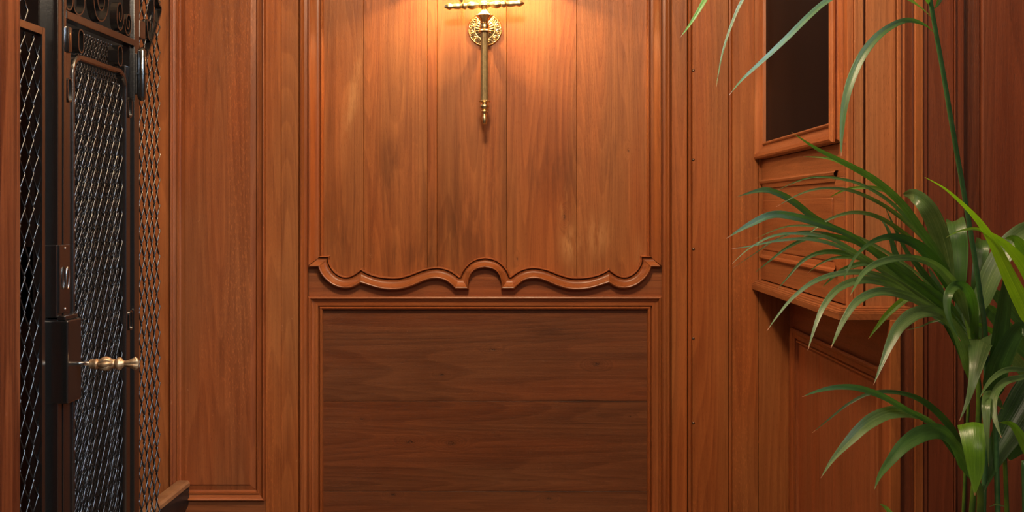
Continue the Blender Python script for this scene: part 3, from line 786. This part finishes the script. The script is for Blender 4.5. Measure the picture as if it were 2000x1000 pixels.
# back plate with scroll relief
def plate():
    bm = bmesh.new(); cx, cz = WX(947), WZ(56.5); R = .0665; rows = []; NR, NA = 60, 220
    for i in range(NR+1):
        r = i/NR; row = []
        for j in range(NA):
            a = 2*PI*j/NA
            h = .010*(1-r**2.2)+.004
            if r < .58:
                pet = abs(math.sin(a*9)); h += .0045*(pet**.6)*math.sin(PI*min(max((r-.1)/.48, 0), 1))
            elif r < .66: h += .002*math.sin(PI*(r-.58)/.08)
            elif r < .94:
                q = (r-.80)/.14; k = 12; ph = (a*k/(2*PI)) % 1-.5; rr = math.hypot(q, ph*2*1.25)
                h += .0038*(.5+.5*math.cos(rr*9+math.atan2(q, ph*2)))*max(0, 1-rr*.55)*1.2
            if r > .94: h += .003*math.sin(PI*min((r-.94)/.06, 1)) 
            if r > .985: h = .003
            row.append((cx+R*r*math.sin(a), -(-.012+h), cz+R*r*math.cos(a)))
        rows.append(row)
    rows.append([(cx+R*math.sin(2*PI*j/NA), .013, cz+R*math.cos(2*PI*j/NA)) for j in range(NA)])
    loft(bm, rows[1:], True); 
    bm.faces.new([v for v in bm.verts][:NA])
    return bm
obj('backplate', plate(), brass, sc, True, 60)
bm = bmesh.new(); a = SP(946.3, 52); lathe(bm, (a.x, -.0, WZ(52)+.002), a, [(0, .016), (.3, .012), (.8, .011), (1, .011)], 20); obj('mount_arm', bm, brass, sc, True)
# cross arm, slightly tilted, turned profile
aL, aR = SP(867.5, 13.3), SP(1024, 6.2); hw = (1024-867.5)/2
half_p = [(0, .9), (.02, 2.6), (.045, 4.6), (.07, 5.0), (.095, 3.6), (.11, 3.5), (.14, 4.6), (.18, 5.0), (.21, 4.2), (.22, 3.4), (.235, 4.8), (.26, 5.6), (.28, 4.4), (.29, 3.6), (.31, 5.2), (.34, 6.2), (.38, 5.6), (.42, 4), (.435, 3.4), (.445, 5.0), (.46, 4.4), (.465, 6.2), (.48, 7.2), (.5, 7.5)]
prof = [(t, 1.25*r*u) for t, r in half_p]+[(1-t, 1.25*r*u) for t, r in half_p[-2::-1]]
bm = bmesh.new(); lathe(bm, aL, aR, prof, 28, 7, .07); obj('cross_arm', bm, brass, sc, True, 50)
vlathe('neck', 18, -16, [(18, 4.5), (14, 5), (2, 3), (-16, 2.6)], brass)
# candle arms, bulbs and shades above the frame
for pc, yb in ((902, 12), (989, 8)):
    c = SP(pc, yb)
    bm = bmesh.new(); lathe(bm, c, (c.x, c.y, 2.49), [(0, .004), (.06, .007), (.10, .004), (.16, .009), (.22, .010), (.26, .0055), (.4, .006), (.5, .017), (.53, .017), (.54, .010), (1, .010)], 20)
    arm = obj('candle_arm', bm, brass, sc, True, 40)
    bm = bmesh.new(); lathe(bm, (c.x, c.y, 2.49), (c.x, c.y, 2.56), [(0, .009), (.25, .012), (.5, .013), (.8, .007), (1, .001)], 14)
    t = NT('lit_candle_bulb'); t.b.inputs['Emission Color'].default_value = (1, .72, .4, 1); t.b.inputs['Emission Strength'].default_value = 12; t.b.inputs['Base Color'].default_value = (1, .85, .6, 1)
    obj('bulb', bm, t.m, arm, True)
    bm = bmesh.new(); lathe2 = []
    for r, z in ((.075, 2.488), (.074, 2.488), (.040, 2.62), (.041, 2.62)): lathe2.append([(c.x+r*math.cos(a), c.y+r*math.sin(a), z) for a in [2*PI*i/32 for i in range(32)]])
    lathe2.append(lathe2[0]); loft(bm, lathe2, True); obj('lamp_shade', bm, shade_m, arm, True, 40)
    lamp('candle_light', 'POINT', (c.x, c.y-.017, 2.52), 15, (1, .74, .40), .006)

# ================================================================== PALM
palm = thing('potted_palm', 'tall green kentia palm with arching fronds in front of the right wall', 'plant', (1.03, -1.65, 0))
def leaf(pts, wpx, mat='g', d=(2.3, 2.3), tw=0, fold=.25, wp=None, name='leaflet', parent=None, base=.22, peak=.45, wob=0):
    """pts: photo points from base to tip; d: depth at base/tip (or list)"""
    n = len(pts)
    if len(d) == 2: ds = [d[0]+(d[1]-d[0])*i/(n-1) for i in range(n)]
    else: ds = [d[0]+0]*n if len(d) == 1 else list(d)
    ctr = cat([P(a, b, q) for (a, b), q in zip(pts, ds)], 7)
    N = len(ctr); L = [0]
    for a, b in zip(ctr, ctr[1:]): L.append(L[-1]+(b-a).length)
    bm = bmesh.new(); uvl = bm.loops.layers.uv.new('UVMap'); rows = []; uvs = []
    cam_p = Vector((0, -4, 1.6)); K = 6; us = [-1, -.62, -.28, 0, .28, .62, 1]
    side_prev = None
    for i, p in enumerate(ctr):
        s = L[i]/L[-1]; t = (ctr[min(i+1, N-1)]-ctr[max(i-1, 0)]).normalized()
        view = (p-cam_p).normalized(); side = t.cross(view)
        if side.length < .15 and side_prev is not None: side = side_prev.copy()
        side.normalize()
        if side_prev is not None and side.dot(side_prev) < -.2: side = -side
        side_prev = side.copy()
        twi = tw if not isinstance(tw, (tuple, list)) else tw[0]+(tw[1]-tw[0])*s
        side = Matrix.Rotation(math.radians(twi), 3, t) @ side
        nrm = side.cross(t).normalized()
        if wp: 
            q = s*(len(wp)-1); j = min(int(q), len(wp)-2); w_ = wp[j]+(wp[j+1]-wp[j])*(q-j)
        else:
            w_ = (base+(1-base)*math.sin(PI/2*min(s/peak, 1))) if s < peak else max(math.cos(PI/2*(s-peak)/(1-peak)), 0)**.8
        w_ *= min(1, .12+s*7)
        hw_ = wpx*w_*ds[min(int(s*(n-1)), n-1)]/2000/2/max(math.cos(math.radians(twi)), .35)
        hw_ = max(hw_, .0004)
        row = []
        for uu in us:
            zz = abs(uu)*fold*hw_+.0012*math.cos(uu*9)*min(hw_/.01, 1)*.5+wob*math.sin(s*25+uu*2)*hw_
            row.append(p+side*uu*hw_-nrm*zz)
        rows.append(row); uvs.append(s)
    V = [[bm.verts.new(q) for q in r] for r in rows]
    sz = random.random()*9
    for i in range(N-1):
        for k in range(len(us)-1):
            f = bm.faces.new((V[i][k], V[i][k+1], V[i+1][k+1], V[i+1][k])); 
            for lp_, (ii, kk) in zip(f.loops, ((i, k), (i, k+1), (i+1, k+1), (i+1, k))): lp_[uvl].uv = (us[kk]*.5+.5+sz, uvs[ii])
    return obj(name, bm, LM[mat], parent or palm, True, None, False)
def stalk(pts, ds, w0, w1, mat=stem_m, name='stalk', parent=None):
    n = len(pts); 
    c = cat([P(a, b, ds[0]+(ds[1]-ds[0])*i/(n-1)) for i, (a, b) in enumerate(pts)], 8)
    rr = [(w0+(w1-w0)*i/(len(c)-1))*2.3/2000/2 for i in range(len(c))]
    bm = bmesh.new(); tube(bm, c, rr, 10); return obj(name, bm, mat, parent or palm, True)
potc = Vector((1.03, -1.65, 0))
def stem_to_pot(px0, py0, d0, w, mat, lean=0, name='stalk', parent=None, more=()):
    top_ = P(px0, py0, d0); bm = bmesh.new()
    base_ = potc+Vector((lean, random.uniform(-.05, .05), .44))
    pts = [base_, base_.lerp(top_, .5)+Vector((lean*.2, 0, 0)), top_]+[P(a, b, q) for a, b, q in more]
    c = cat(pts, 8); bm = bmesh.new(); tube(bm, c, [w*2.35/2000/2*(1-.42*i/len(c)) for i in range(len(c))], 10)
    return obj(name, bm, mat, parent or palm, True)

# frond A: the tall one whose stalk crosses the picture; its leaflets hang in from the top
fA = stem_to_pot(1926, 700, 2.28, 10.5, stem_m, .0, 'frond', more=((1912, 560, 2.24), (1890, 420, 2.2), (1862, 260, 2.15), (1840, 130, 2.12), (1822, 30, 2.1), (1808, -50, 2.08), (1780, -150, 2.05), (1700, -260, 2.0), (1560, -320, 1.95)))
A = lambda *a, **k: leaf(*a, parent=fA, **k)
A([(1826, 66), (1805, 48), (1768, 40), (1725, 62), (1690, 100), (1665, 150), (1650, 205), (1644, 262), (1643, 305)], 17, 'g', (2.12, 1.98), tw=15, peak=.55, base=.15)
A([(1822, 36), (1800, 16), (1770, -4), (1720, -22), (1660, -22), (1612, 4), (1575, 36), (1535, 76), (1490, 118), (1450, 155), (1424, 186)], 11, 's', (2.12, 1.85), tw=10, peak=.6, base=.2)
A([(1700, -260), (1600, -190), (1520, -100), (1478, -40), (1448, 4), (1428, 50), (1412, 100), (1403, 145), (1399, 170)], 7, 's', (2.0, 1.8), tw=10, peak=.5)
A([(1600, -300), (1500, -220), (1430, -100), (1392, -30), (1372, 8), (1350, 44), (1328, 74)], 12, 'b', (1.97, 1.8), tw=5, peak=.6)
A([(1822, 20), (1832, 6), (1840, -20), (1850, -80)], 12, 'g', (2.1, 2.1), tw=30)
A([(1815, 10), (1808, -20), (1800, -60)], 14, 'g', (2.1, 2.0), tw=30)

# frond B: arching to the left, crown near (1890, 620)
fB = stem_to_pot(1912, 800, 2.34, 13, stem_b, -.03, 'frond', more=((1902, 700, 2.36), (1888, 625, 2.38), (1870, 575, 2.4)))
B = lambda *a, **k: leaf(*a, parent=fB, **k)
B([(1892, 640), (1868, 570), (1838, 505), (1800, 450), (1762, 398), (1710, 352), (1650, 318), (1595, 290), (1546, 258)], 15, 'g', (2.38, 2.2), tw=-18, peak=.5)
B([(1890, 620), (1860, 545), (1815, 480), (1765, 430), (1715, 395), (1660, 372), (1605, 368), (1560, 380), (1516, 404)], 8, 's', (2.40, 2.25), tw=12)
B([(1888, 612), (1850, 540), (1800, 462), (1745, 400), (1690, 364), (1640, 349), (1590, 346), (1550, 357), (1514, 374)], 7, 'g', (2.40, 2.45), tw=12)
B([(1790, 445), (1750, 385), (1718, 369), (1685, 366), (1650, 371), (1618, 387)], 8, 'b', (2.42, 2.5), tw=0)
B([(1760, 392), (1700, 348), (1655, 324), (1615, 309), (1568, 306)], 6, 'b', (2.43, 2.5), tw=10)
B([(1886, 640), (1850, 590), (1800, 555), (1740, 515), (1680, 475), (1635, 448), (1590, 425), (1555, 398), (1525, 380), (1490, 371), (1440, 384)], 13, 'g', (2.40, 2.30), tw=3, wp=[.8, 1, 1, .9, .6, .55, .7, 1, 1, .8, .02])
B([(1888, 650), (1840, 600), (1770, 545), (1715, 500), (1665, 462), (1610, 440), (1560, 425), (1510, 419), (1465, 438), (1418, 466)], 15, 'g', (2.38, 2.2), tw=4, wp=[.6, 1, 1, .7, .6, .8, 1, 1, .85, .02])
B([(1884, 610), (1845, 550), (1800, 487), (1755, 448), (1710, 422), (1665, 415), (1620, 428), (1585, 452), (1560, 470)], 9, 's', (2.42, 2.3), tw=10)
B([(1880, 640), (1810, 570), (1740, 510), (1680, 475), (1630, 462), (1585, 463), (1540, 482), (1505, 508), (1475, 532)], 11, 'g', (2.42, 2.34), tw=-6)
B([(1886, 650), (1810, 590), (1740, 535), (1675, 495), (1620, 465), (1560, 456), (1510, 461), (1465, 484), (1430, 515)], 8, 's', (2.37, 2.12), tw=14)
B([(1880, 640), (1790, 570), (1700, 515), (1640, 482), (1580, 467), (1520, 470), (1470, 480), (1429, 486)], 8, 's', (2.36, 2.1), tw=10)
B([(1860, 600), (1760, 530), (1660, 470), (1580, 452), (1520, 466), (1470, 498), (1430, 524)], 4.5, 'd', (2.44, 2.4), tw=10)
B([(1860, 600), (1780, 525), (1700, 475), (1640, 452), (1580, 441), (1530, 444), (1475, 466)], 6.5, 's', (2.44, 2.45), tw=10)
B([(1880, 660), (1800, 590), (1720, 525), (1665, 498), (1610, 492), (1570, 508), (1540, 540), (1517, 567)], 12, 'g', (2.40, 2.35), tw=0)
B([(1880, 660), (1800, 580), (1730, 530), (1680, 505), (1635, 503), (1600, 516), (1577, 534)], 10, 'g', (2.44, 2.45), tw=0)
B([(1870, 640), (1800, 570), (1740, 530), (1695, 514), (1650, 525), (1625, 543), (1604, 563)], 14, 'g', (2.46, 2.5), tw=0)
B([(1896, 690), (1850, 628), (1790, 582), (1735, 545), (1685, 532), (1635, 535), (1590, 550), (1550, 580), (1520, 615), (1498, 646)], 11, 's', (2.34, 2.1), tw=14, peak=.55)
B([(1894, 680), (1840, 622), (1785, 585), (1735, 555), (1685, 547), (1640, 562), (1610, 596), (1592, 638), (1578, 684)], 15, 's', (2.33, 2.1), tw=12, peak=.6)
B([(1898, 690), (1860, 635), (1810, 597), (1760, 575), (1715, 570), (1675, 588), (1650, 622), (1634, 655), (1623, 680)], 17, 's', (2.30, 2.1), tw=14, peak=.58)
B([(1860, 560), (1815, 562), (1770, 583), (1735, 612), (1712, 640), (1696, 662)], 14, 'b', (2.50, 2.5), tw=0)
B([(1892, 620), (1858, 560), (1825, 512), (1790, 478), (1745, 463), (1705, 472), (1672, 500), (1652, 536), (1648, 550)], 25, 'd', (2.34, 2.05), tw=(4, 20), wp=[.4, .9, 1.0, .9, .7, .5, .3, .18, .02])
B([(1894, 640), (1870, 570), (1835, 525), (1795, 506), (1755, 504), (1715, 514), (1688, 532), (1672, 556), (1660, 578)], 20, 's', (2.30, 2.05), tw=(4, 14), wp=[.5, 1.0, 1.0, .8, .6, .7, .65, .4, .02])
B([(1864, 580), (1854, 530), (1842, 480), (1826, 432), (1806, 398), (1784, 381), (1764, 380)], 36, 's', (2.36, 2.36, 2.35, 2.34, 2.34, 2.37, 2.42), tw=-12, wp=[.2, .5, .85, 1, .95, .7, .12])
B([(1878, 590), (1876, 540), (1874, 490), (1870, 452), (1866, 432), (1862, 445), (1858, 500)], 34, 'g', (2.42, 2.42, 2.43, 2.44, 2.48, 2.56, 2.6), tw=0, wp=[.3, .7, 1, 1, .95, .7, .1])
B([(1902, 600), (1908, 555), (1914, 510), (1919, 480), (1921, 469), (1922, 480), (1924, 520)], 27, 'g', (2.44, 2.44, 2.45, 2.46, 2.5, 2.57, 2.6), tw=0, wp=[.4, .8, 1, 1, .95, .7, .1])
# dark inner blades
B([(1895, 700), (1870, 630), (1835, 580), (1800, 530), (1770, 490), (1745, 440), (1727, 400)], 22, 'd', (2.46, 2.5), tw=20, wp=[.6, 1, 1, .7, .4, .25, .02])
B([(1890, 690), (1850, 620), (1800, 560), (1755, 510), (1735, 450), (1715, 422)], 16, 'd', (2.48, 2.56), tw=20)
B([(1892, 720), (1885, 660), (1880, 600), (1870, 540)], 34, 'd', (2.42, 2.5), tw=10)
B([(1900, 700), (1905, 640), (1900, 590), (1880, 550)], 30, 'd', (2.44, 2.5), tw=-15)
B([(1880, 660), (1852, 630), (1815, 600), (1790, 560)], 22, 'd', (2.46, 2.52), tw=0)
B([(1890, 650), (1858, 625), (1822, 628), (1800, 637), (1770, 645)], 4, 's', (2.4, 2.5), tw=0)
B([(1900, 760), (1882, 690), (1856, 620), (1832, 560), (1812, 520)], 24, 'd', (2.44, 2.5), tw=8)
B([(1908, 760), (1900, 690), (1888, 620), (1872, 575)], 30, 'd', (2.46, 2.52), tw=-8)
B([(1912, 740), (1914, 680), (1912, 620), (1902, 570)], 26, 'd', (2.46, 2.5), tw=14)
B([(1902, 740), (1874, 672), (1846, 628), (1822, 604)], 20, 'd', (2.48, 2.54), tw=5)
# folded blade over the crown
B([(1903, 700), (1903, 640), (1898, 588), (1886, 563), (1868, 558), (1854, 572), (1850, 600), (1858, 632), (1876, 666)], 19, 'g', (2.36, 2.34, 2.30, 2.26, 2.23, 2.2, 2.19, 2.18, 2.17), tw=10, wp=[.4, .7, .9, 1, .95, 1, .9, .5, .04], fold=.35)
# large blade hanging to the lower left
B([(1898, 760), (1886, 690), (1862, 636), (1828, 610), (1790, 612), (1758, 636), (1738, 672), (1722, 712), (1706, 752)], 27, 's', (2.28, 2.1), tw=(20, 0), wp=[.5, .9, .95, .6, .85, 1, .75, .35, .02], fold=.3)

# frond C: right hand and lower blades
fC = stem_to_pot(1945, 860, 2.30, 12, stem_m, .03, 'frond', more=((1942, 760, 2.3), (1950, 660, 2.32), (1975, 560, 2.34)))
Cc = lambda *a, **k: leaf(*a, parent=fC, **k)
Cc([(2030, 660), (2000, 598), (1972, 540), (1942, 478), (1915, 436), (1884, 402), (1845, 368), (1806, 346)], 30, 'y', (2.1, 1.95), tw=-10, wp=[1, 1, .95, .75, .5, .3, .15, .02])
Cc([(2040, 600), (2008, 532), (1972, 486), (1938, 460), (1905, 447), (1872, 452), (1848, 464)], 30, 'y', (2.1, 1.98), tw=10, wp=[1, 1, .8, .5, .25, .15, .02])
Cc([(2030, 560), (2010, 512), (1985, 470), (1962, 466)], 26, 'b', (2.14, 2.1), tw=20)
Cc([(1908, 622), (1922, 575), (1942, 525), (1970, 480), (2002, 452), (2040, 440)], 40, 's', (2.34, 2.36), tw=-10, wp=[.5, .9, 1, 1, .9, .7])
Cc([(1930, 840), (1940, 760), (1950, 680), (1960, 610), (1965, 560), (1966, 525)], 30, 'd', (2.26, 2.2), tw=0, wp=[.3, .6, .9, 1, .8, .25])
Cc([(1916, 590), (1945, 620), (1980, 660), (2030, 710)], 30, 'g', (2.42, 2.5), tw=-10, wp=[.6, 1, 1, 1])
Cc([(1930, 560), (1960, 590), (2000, 630), (2040, 670)], 26, 'g', (2.44, 2.5), tw=-10, wp=[.6, 1, 1, 1])
Cc([(1935, 640), (1965, 680), (2000, 725), (2040, 770)], 24, 's', (2.46, 2.5), tw=-10, wp=[.6, 1, 1, 1])
Cc([(1935, 790), (1945, 735), (1962, 690), (1985, 650), (2000, 642), (2030, 660)], 40, 'd', (2.24, 2.18), tw=-5, wp=[.5, 1, 1, .9, .7, .6])
Cc([(1950, 760), (1928, 700), (1910, 660), (1900, 650)], 12, 'b', (2.36, 2.34), tw=0)
Cc([(1958, 665), (1938, 648), (1918, 636), (1900, 630)], 10, 'b', (2.38, 2.34), tw=0)
# hanging front blades
Cc([(1920, 700), (1922, 675), (1917, 663), (1914, 668), (1908, 705), (1900, 745), (1889, 785), (1874, 822)], 44, 's', (2.36, 2.33, 2.28, 2.24, 2.2, 2.18, 2.17, 2.16), tw=8, wp=[.6, .85, .98, 1, .72, .42, .2, .02], fold=.3)
Cc([(2040, 730), (1998, 722), (1965, 723), (1940, 738), (1924, 758), (1914, 776)], 11, 's', (2.2, 2.1), tw=10)
Cc([(2040, 728), (1996, 737), (1965, 745), (1946, 765), (1940, 792), (1945, 822), (1956, 855)], 15, 's', (2.2, 2.05), tw=20, peak=.6)
Cc([(1960, 800), (1945, 780), (1932, 772), (1926, 790), (1927, 830), (1929, 870), (1931, 912)], 19, 's', (2.25, 2.2, 2.14, 2.1, 2.08, 2.07, 2.07), tw=5, wp=[.4, .7, .95, 1, .8, .4, .02])
Cc([(2040, 720), (2000, 790), (1968, 845), (1940, 900), (1920, 964)], 66, 'd', (2.34, 2.3), tw=0, wp=[.8, 1, .9, .5, .02])
Cc([(2050, 800), (2020, 830), (1990, 860), (1970, 900)], 56, 'd', (2.38, 2.4), tw=0)
Cc([(2030, 930), (2008, 880), (1992, 848), (1975, 828), (1952, 825)], 20, 'b', (2.14, 2.1), tw=-15, peak=.4)
# lower frond D, to the left
fD = stem_to_pot(1915, 985, 2.26, 15, stem_b, -.01, 'frond', more=((1908, 940, 2.25), (1895, 900, 2.25), (1868, 868, 2.25), (1838, 840, 2.25)))
D = lambda *a, **k: leaf(*a, parent=fD, **k)
D([(1880, 905), (1855, 862), (1815, 826), (1770, 800), (1725, 775), (1680, 759), (1640, 756), (1600, 763), (1567, 775)], 12, 'g', (2.25, 2.0), tw=8, peak=.65)
D([(1888, 915), (1868, 855), (1840, 815), (1800, 782), (1755, 767), (1705, 767), (1660, 787), (1620, 818), (1587, 845)], 14, 'd', (2.3, 2.25), tw=6, wp=[.8, 1, 1, .9, .6, .5, .4, .25, .02])
D([(1850, 850), (1815, 822), (1775, 808), (1735, 808), (1695, 828), (1655, 866), (1625, 900), (1603, 934)], 27, 's', (2.24, 2.05), tw=14, wp=[.3, .3, .55, .9, 1, .75, .35, .02], fold=.45)
D([(1900, 940), (1872, 880), (1842, 846), (1805, 846), (1768, 868), (1738, 902), (1718, 930), (1708, 956)], 32, 'g', (2.22, 2.02), tw=(10, 5), wp=[.8, .9, .55, .95, 1, .75, .4, .02], fold=.3)
D([(1895, 930), (1870, 885), (1840, 850), (1820, 835)], 20, 'd', (2.27, 2.27), tw=10)
D([(1895, 850), (1898, 832), (1898, 824), (1899, 830), (1902, 870), (1905, 915), (1904, 968)], 54, 'b', (2.26, 2.22, 2.17, 2.13, 2.1, 2.09, 2.08), tw=5, wp=[.6, .9, .98, 1, .78, .55, .03], fold=.22)
D([(1760, 1020), (1738, 1000), (1728, 990), (1718, 984)], 8, 's', (2.1, 2.0), tw=10)
# more stems at the lower right
stem_to_pot(1962, 880, 2.36, 13, stem_b, .05)
stem_to_pot(1999, 900, 2.3, 12, stem_m, .08)
stem_to_pot(1897, 680, 2.42, 9, stem_b, -.03)
leaf([(1965, 990), (1955, 987), (1945, 985), (1932, 990)], 3, 's', (2.1, 2.1))
# planter
bm = bmesh.new()
lathe(bm, (1.03, -1.65, .0), (1.03, -1.65, .45), [(0, .15), (.02, .155), (.9, .20), (.93, .21), (1, .21), (1.0, .19), (.93, .185)], 40)
obj('planter', bm, terracotta, palm, True, 40)
bm = bmesh.new(); lathe(bm, (1.03, -1.65, .41), (1.03, -1.65, .43), [(0, .182), (1, .182)], 32); obj('soil', bm, soil_m, palm)
